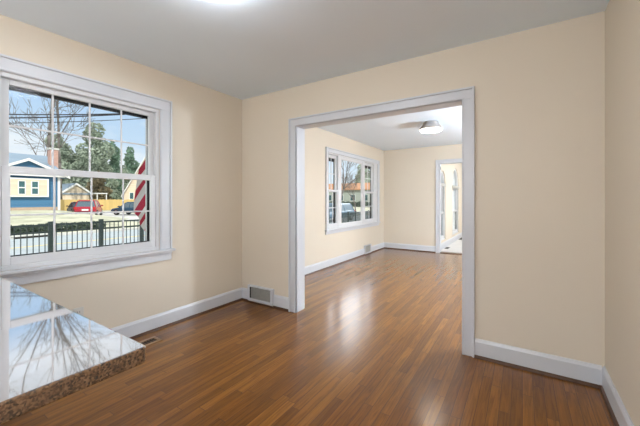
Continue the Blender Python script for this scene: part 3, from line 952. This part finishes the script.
# yellow board fence
wf = empty('board_fence', (-56, 24, GZ), 'yellow wooden board fence behind the parked cars', 'fence')
ny = 8
fy = [16.5 + (34 - 16.5) * i / ny for i in range(ny + 1)]
for i in range(ny):
    b = MB()
    yy = fy[i]
    while yy < fy[i + 1] - .02:
        b.box(-56.02, -56, yy, min(yy + .145, fy[i + 1]), GZ, 1.18 + .02 * math.sin(yy * 9)); yy += .15
    b.box(-56.07, -56.02, fy[i], fy[i + 1], -.2, -.08); b.box(-56.07, -56.02, fy[i], fy[i + 1], .85, .95)
    b.build('board_panel', M['fence_wood'], wf)
for y in fy:
    MB().box(-56.12, -56.02, y - .05, y + .05, GZ - .1, 1.22).build('post', M['fence_wood'], wf)

# ------------------------------------------------------------------ iron fences
def iron_fence(name, x, y0, bays, bay, ztop, zbot, label, pk=.008):
    r = empty(name, (x, y0, zbot), label, 'fence')
    L = []
    p = MB().box(x - .045, x + .045, y0 - .045, y0 + .045, zbot - .15, ztop + .06)
    p0 = p.build('post', M['iron'], r, .006)
    b = MB()
    for z in (ztop - .02, ztop - .19, zbot + .12):
        b.box(x - .014, x + .014, y0 + .045, y0 + bay - .045, z - .02, z + .02)
    k = int(round(bay / .107))
    for i in range(1, k):
        y = y0 + bay * i / k
        b.box(x - pk, x + pk, y - pk, y + pk, zbot + .05, ztop - .01)
    q0 = b.build('picket_panel', M['iron'], r)
    for i in range(1, bays + 1):
        c = p0.copy(); C.objects.link(c); c.parent = r; c.matrix_parent_inverse = p0.matrix_parent_inverse.copy(); c.location = Vector(p0.location) + Vector((0, bay * i, 0))
        if i < bays:
            c = q0.copy(); C.objects.link(c); c.parent = r; c.matrix_parent_inverse = q0.matrix_parent_inverse.copy(); c.location = Vector(q0.location) + Vector((0, bay * i, 0))
    return r
iron_fence('metal_fence', -9.5, -0.414, 15, 1.068, 0.63, GZ, 'black metal picket fence along the pavement outside the large window')
iron_fence('metal_fence', -9.5, 17.0, 14, 1.068, 0.36, GZ, 'lower black picket fence beside the slate blue car', .014)

# low dark hedge on the far verge
hg = leaf_cloud([(-22.4, 1.5 + i * .8, GZ + .20, .45, .6, .24) for i in range(10)], 5200, .10, 5)
tag(hg.build('hedge', M['hedge']), 'low dark clipped hedge behind the far kerb', 'hedge')

# ------------------------------------------------------------------ cars
def car(name, loc, rz, paint, label, L=4.5, W=1.8, Hc=1.6, suv=True):
    r = empty(name, (0, 0, 0), label, 'car')
    hl, hw = L / 2, W / 2
    belt = Hc * .60
    # lower body: rounded slab lofted along the length (x forward)
    st = [(-hl, .45, belt * .86, .86), (-hl + .12, .32, belt, .96), (-hl * .5, .28, belt + .02, 1.0), (hl * .2, .28, belt, 1.0),
          (hl * .45, .28, belt * .97, 1.0), (hl * .8, .30, belt * .86, .96), (hl - .10, .36, belt * .76, .90), (hl, .42, belt * .62, .80)]
    def loft(stations, m, nm, parent):
        b = MB(); rings = []
        for (x, z0, z1, k) in stations:
            w = hw * k; e = .10
            rings.append([b.bm.verts.new(p) for p in ((x, -w + e, z0), (x, w - e, z0), (x, w, z0 + e), (x, w, z1 - e), (x, w - e, z1), (x, -w + e, z1), (x, -w, z1 - e), (x, -w, z0 + e))])
        for A, B in zip(rings, rings[1:]):
            for i in range(8):
                f = b.bm.faces.new((A[i], A[(i + 1) % 8], B[(i + 1) % 8], B[i])); f.smooth = False
        b.bm.faces.new(rings[0][::-1]); b.bm.faces.new(rings[-1])
        return b.build(nm, m, parent, .04, 2)
    loft(st, paint, 'body', r)
    back = -hl + (.22 if suv else .95)
    # greenhouse
    b = MB(); z0, z1 = belt - .04, Hc - .08
    fb, ft, rt, rb = hl * .46, hl * .12, back + .30, back
    lo, hi = hw - .06, hw - .24
    V = [b.bm.verts.new(p) for p in ((fb, -lo, z0), (fb, lo, z0), (rb, lo, z0), (rb, -lo, z0), (ft, -hi, z1), (ft, hi, z1), (rt, hi, z1), (rt, -hi, z1))]
    for q in ((3, 2, 1, 0), (4, 5, 6, 7), (0, 1, 5, 4), (1, 2, 6, 5), (2, 3, 7, 6), (3, 0, 4, 7)):
        b.bm.faces.new([V[i] for i in q])
    b.build('window_glass', M['car_glass'], r, .03)
    b = MB()
    V = [b.bm.verts.new(p) for p in ((ft + .08, -hi - .03, z1 - .03), (ft + .08, hi + .03, z1 - .03), (rt - .10, hi + .03, z1 - .03), (rt - .10, -hi - .03, z1 - .03),
                                      (ft - .05, -hi + .08, Hc), (ft - .05, hi - .08, Hc), (rt + .08, hi - .08, Hc), (rt + .08, -hi + .08, Hc))]
    for q in ((3, 2, 1, 0), (4, 5, 6, 7), (0, 1, 5, 4), (1, 2, 6, 5), (2, 3, 7, 6), (3, 0, 4, 7)):
        b.bm.faces.new([V[i] for i in q])
    b.build('roof', paint, r, .03)
    for s in (-1, 1):
        for (xa, xb) in ((fb, ft), (rb, rt), (hl * -.12, hl * -.14)):
            MB().tube((xa, s * lo, z0), (xb, s * hi, z1), .045, .04, 6).build('pillar', paint, r)
    R = .33
    for sx in (-hl * .62, hl * .62):
        for s in (-1, 1):
            w = MB().tube((sx, s * (hw - .20), R), (sx, s * (hw + .01), R), R, R, 20).build('wheel', M['tyre'], r, .02)
            MB().tube((sx, s * (hw - .02), R), (sx, s * (hw + .018), R), R * .6, R * .55, 14).build('hub', M['alloy'], w)
    for s in (-1, 1):
        MB().box(-hl - .02, -hl + .16, s * (hw - .16) - .11, s * (hw - .16) + .11, belt * .72, belt * .98).build('tail_light', M['tail'], r, .02)
        MB().box(hl - .16, hl - .01, s * (hw - .34) - .16, s * (hw - .34) + .16, belt * .60, belt * .76).build('headlight', M['plate'], r, .02)
        MB().box(hl * .38, hl * .46, s * (hw + .07) - .09, s * (hw + .07) + .09, belt, belt + .14).build('mirror', paint, r, .02)
    MB().box(-hl - .015, -hl + .03, -.27, .27, belt * .60, belt * .76).build('number_plate', M['plate'], r)
    for q in ((-hl - .05, -hl + .18, -hw * .84, hw * .84, .36, .52), (hl - .16, hl + .03, -hw * .74, hw * .74, .36, .50)):
        MB().box(*q).build('bumper', M['tyre'] if suv else paint, r, .03)
    r.location = loc; r.rotation_euler = (0, 0, rz)
    return r
CZ = GZ + .085
car('car', (-38.6, 14.6, CZ), math.radians(150), M['red_paint'], 'red estate car parked on the driveway, rear towards the window', 4.5, 1.82, 1.66)
car('car', (-44.2, 15.6, CZ), math.radians(170), M['maroon_paint'], 'dull maroon car parked ahead of the red one', 4.3, 1.75, 1.45, False)
car('car', (-36.5, 18.0, CZ), math.radians(200), M['navy_paint'], 'dark blue sedan behind the hanging striped flag', 4.5, 1.8, 1.46, False)
car('car', (-13.5, 23.2, GZ - .02), math.radians(-90), M['slate_paint'], 'slate blue car at the kerb seen through the triple window', 4.4, 1.8, 1.5)

# ------------------------------------------------------------------ trees
def bare_tree(name, base, height, seed, label, lean=(0, 0), levels=5, r0=.2, spread=.55, first=.32, rmin=.008, straight=False):
    rnd = random.Random(seed)
    root = empty(name, base, label, 'tree')
    tb, bb = MB(), MB()
    P0 = Vector(base) - Vector((0, 0, .2))
    def grow(p, d, ln, r, lev, mb):
        steps = 9 if (straight and lev == 0) else 3
        for s in range(steps):
            q = p + d * (ln / steps)
            r1 = r * (.93 if (straight and lev == 0) else .86)
            mb.tube(p, q, r, r1, 7 if lev < 2 else 4)
            p, r = q, r1
            if straight and lev == 0:
                if s >= 2:
                    for _ in range(1): side(p, d, ln * .28 * rnd.uniform(.7, 1.2), r * .42, 2)
                d = Vector((rnd.gauss(0, .05) + lean[0], rnd.gauss(0, .05) + lean[1], 1)).normalized()
                continue
            d = (d + Vector((rnd.gauss(0, .10), rnd.gauss(0, .10), rnd.gauss(.03, .06)))).normalized()
            if lev > 0 and lev < levels and rnd.random() < .55:
                side(p, d, ln * .62, r * .5, lev + 1)
        if lev < levels:
            for _ in range(2 if lev else 4):
                side(p, d, ln * rnd.uniform(.62, .82), r * rnd.uniform(.55, .75), lev + 1)
    def side(p, d, ln, r, lev):
        o = d.orthogonal().normalized()
        o.rotate(Matrix.Rotation(rnd.uniform(0, 2 * PI), 3, d))
        nd = (d + o * rnd.uniform(spread * .6, spread * 1.4) + Vector((0, 0, .08))).normalized()
        grow(p, nd, ln, max(r, rmin), lev, bb)
    grow(P0, Vector((lean[0], lean[1], 1)).normalized(), height * first, r0, 0, tb)
    tb.build('trunk', M['bark'], root); bb.build('branches', M['bark'], root)
    return root
bare_tree('bare_tree', (-52, 14.9, GZ), 16.5, 11, 'tall leafless tree rising behind the blue house roof', (0.0, .01), 5, .24, .6, .95, .026, True)
bare_tree('bare_tree', (-57, 17.9, GZ), 17.5, 23, 'second leafless tree behind the brick chimney', (.01, .0), 5, .24, .6, .95, .026, True)
bare_tree('bare_tree', (-19.2, 33.6, GZ), 10.5, 31, 'leafless leaning tree in the centre pane of the triple window', (.08, .20), 5, .17, .5)
bare_tree('bare_tree', (-17.6, 35.5, GZ), 8.5, 37, 'forked slim leafless tree right of the leaning one', (-.05, -.05), 5, .10, .6, .22)

bare_tree('bare_tree', (-8.3, 9.6, GZ), 13.5, 47, 'big leafless yard tree whose limbs the granite mirrors', (-.06, -.10), 5, .24, .75, .36)

def leafy_tree(name, base, lobes, n, size, seed, m, label, trunk_h, r=.25):
    root = empty(name, base, label, 'tree')
    x, y, z = base
    MB().tube((x, y, z - .2), (x, y, z + trunk_h), r, r * .5, 8).build('trunk', M['bark'], root)
    leaf_cloud(lobes, n, size, seed).build('crown', m, root)
    return root
def blob(x, y, z0, z1, r, k, seed):
    """ragged pile of lobes between heights z0 and z1"""
    rnd = random.Random(seed); L = []
    for i in range(k):
        t = i / (k - 1)
        rr = r * (1 - .58 * t ** 1.6)
        L.append((x + rnd.uniform(-.3, .3) * r, y + rnd.uniform(-.45, .45) * rr, z0 + (z1 - z0) * (t * .88 + .06), rr * .7, rr * rnd.uniform(.55, .85), (z1 - z0) / k * 1.1))
    return L
leafy_tree('evergreen_tree', (-77, 24.2, GZ), blob(-77, 24.2, 1, 13.3, 4.3, 9, 3), 5200, .42, 1, M['evergreen'], 'grey green evergreen right behind the brick chimney', 8)
leafy_tree('evergreen_tree', (-81, 32.0, GZ), blob(-81, 32.0, 1, 17.8, 5.0, 11, 6), 6500, .42, 2, M['evergreen'], 'tallest dense evergreen behind the cream garage', 11)
leafy_tree('evergreen_tree', (-75, 27.7, GZ), blob(-75, 27.7, 1, 12.0, 3.6, 9, 9), 4600, .38, 3, M['evergreen'], 'mid height evergreen over the garage roof ridge', 7)
leafy_tree('evergreen_tree', (-83, 36.4, GZ), blob(-83, 36.4, 1, 15.0, 2.4, 11, 12), 3600, .40, 4, M['deepgreen'], 'slim deep green evergreen right of the tallest one', 10)
leafy_tree('evergreen_tree', (-86, 41.6, GZ), blob(-86, 41.6, 7.5, 14.2, 2.4, 6, 15), 1500, .42, 5, M['deepgreen'], 'small tufted pine beside the steep cream gable', 12)
leafy_tree('evergreen_tree', (-84, 36.8, GZ), blob(-84, 39.0, 1, 8.8, 3.0, 6, 18), 2600, .40, 6, M['evergreen'], 'low evergreen left of the steep cream gable', 6)
leafy_tree('leafy_tree', (-68, 27.6, GZ), blob(-68, 27.6, .5, 6.0, 2.6, 6, 21), 2600, .28, 7, M['russet'], 'low russet leaved tree right of the garage', 3)
leafy_tree('evergreen_tree', (-70, 13.0, GZ), blob(-70, 13.0, 1, 10.5, 4.5, 8, 24), 4200, .42, 8, M['evergreen'], 'evergreen rising over the blue house roof', 7)

# ------------------------------------------------------------------ utility poles and wires
PA, PB = Vector((-35, -1.2)), Vector((-10.3, 12.6))
for P_, lab in ((PA, 'wooden utility pole on the far lawn left of the blue house'), (PB, 'wooden utility pole by the near edge of the street')):
    up = empty('utility_pole', (P_.x, P_.y, GZ), lab, 'pole')
    MB().tube((P_.x, P_.y, GZ - .5), (P_.x, P_.y, 7.4), .14, .10, 10).build('shaft', M['bark'], up)
    MB().box(P_.x - .6, P_.x + .6, P_.y - .05, P_.y + .05, 6.9, 7.02).build('crossarm', M['bark'], up)
def wire(z0, z1, sag, r, label):
    b = MB(); pts = []
    for i in range(41):
        t = .006 + .988 * i / 40
        q = PA + (PB - PA) * t
        pts.append((q.x, q.y, z0 + (z1 - z0) * t - sag * 4 * t * (1 - t)))
    for p, q in zip(pts, pts[1:]): b.tube(p, q, r, r, 6)
    tag(b.build('utility_wire', M['wire']), label, 'wire', 'wires above the street')
wire(7.0, 6.2, .75, .030, 'upper black utility wire above the street')
wire(6.3, 6.3, .62, .034, 'middle thick black utility wire above the street')
wire(6.0, 6.0, .60, .018, 'lowest thin black utility wire above the street')

# ------------------------------------------------------------------ houses seen through the triple window
def eave_house(name, x0, x1, y, zg, ze, zr, depth, wm, rm, label, wins):
    """long eave side facing -y at plane y"""
    r = empty(name, ((x0 + x1) / 2, y + depth / 2, zg), label, 'house')
    MB().box(x0, x1, y, y + depth, zg - .3, ze).build('wall', wm, r)
    MB().prism([(y - .5, ze - .1), (y - .5, ze + .1), (y + depth / 2, zr), (y + depth + .5, ze + .1), (y + depth + .5, ze - .1), (y + depth / 2, zr - .2)], x0 - .4, x1 + .4, 'x').build('roof', rm, r)
    MB().prism([(y, ze - .05), (y + depth / 2, zr - .25), (y + depth, ze - .05)], x0 + .02, x1 - .02, 'x').build('end_gable', wm, r)
    for (a, c, z0, z1) in wins:
        f = MB()
        f.box(a - .08, a, y - .06, y, z0, z1); f.box(c, c + .08, y - .06, y, z0, z1)
        f.box(a - .08, c + .08, y - .06, y, z1, z1 + .08); f.box(a - .08, c + .08, y - .06, y, z0 - .08, z0)
        f = f.build('window', M['white_ext'], r)
        MB().box(a, c, y - .03, y - .002, z0, z1).build('pane', M['win_dark'], f)
    return r
eave_house('house', -46, -24.5, 70, GZ, 3.6, 5.5, 8, M['pale_green_siding'], M['rust_shingle'], 'long house with rust brown roof beyond the triple window',
           [(-43 + 3.4 * i, -41.7 + 3.4 * i, .9, 2.3) for i in range(5)])
hd = leaf_cloud([(-44 + i * 1.5, 66.5, GZ + .5, .9, .8, .8) for i in range(13)], 5200, .2, 8)
tag(hd.build('hedge', M['hedge']), 'dark shrub row in front of the rust roofed house', 'hedge')
leafy_tree('evergreen_tree', (-40, 86, GZ), blob(-40, 86, 2, 11, 5, 7, 33), 2600, .5, 9, M['evergreen'], 'evergreen behind the rust roofed house', 8)

# ------------------------------------------------------------------ flag hanging by the window
fl = empty('flag', (-3.1, 2.75, 2.1), 'red and white striped flag hanging at the right of the window', 'flag')
MB().tube((-3.09, 2.80, 1.75), (-4.35, 2.62, 2.75), .013, .011, 10).build('pole', M['white_ext'], fl)
MB().lathe([(0, 2.79), (.02, 2.775), (.024, 2.755), (.016, 2.735), (0, 2.73)], -4.36, 2.62, 16).build('finial', M['yellow'], fl)
MB().box(-3.10, -3.06, 2.76, 2.84, 1.66, 1.80).build('bracket', M['iron'], fl, .006)
# cloth: 13 stripes running down and towards the window's middle, fly corner lowest
b = MB()
U = Vector((.0, -.545, -.84)).normalized()      # along a stripe, towards the fly end
V_ = Vector((.0, .50, -.62)).normalized()       # from stripe to stripe
org = Vector((-4.2, 2.50, 2.18))
NS, NV = 13, 4
sw = .0665
grid = []
for j in range(NS * NV + 1):
    t = j / NV
    s_end = 1.04 + .012 * t
    if t < 5.0: s_end = min(s_end, .68 + .10 * t)
    row = []
    for i in range(31):
        s = s_end * i / 30
        p = org + U * s + V_ * (t * sw)
        p.x += .030 * math.sin(t * 1.15 + s * 2.0) + .016 * math.sin(t * 2.3 - s * 4)
        row.append(b.bm.verts.new(p))
    grid.append(row)
for j in range(NS * NV):
    for i in range(30):
        f = b.bm.faces.new((grid[j][i], grid[j][i + 1], grid[j + 1][i + 1], grid[j + 1][i])); f.smooth = True
        k = j // NV
        f.material_index = 2 if (k < 7 and i < 9) else (0 if k % 2 == 0 else 1)
o = b.build('cloth', [M['flag_red'], M['flag_white'], M['flag_blue']], fl)
sd = o.modifiers.new('thick', 'SOLIDIFY'); sd.thickness = .002
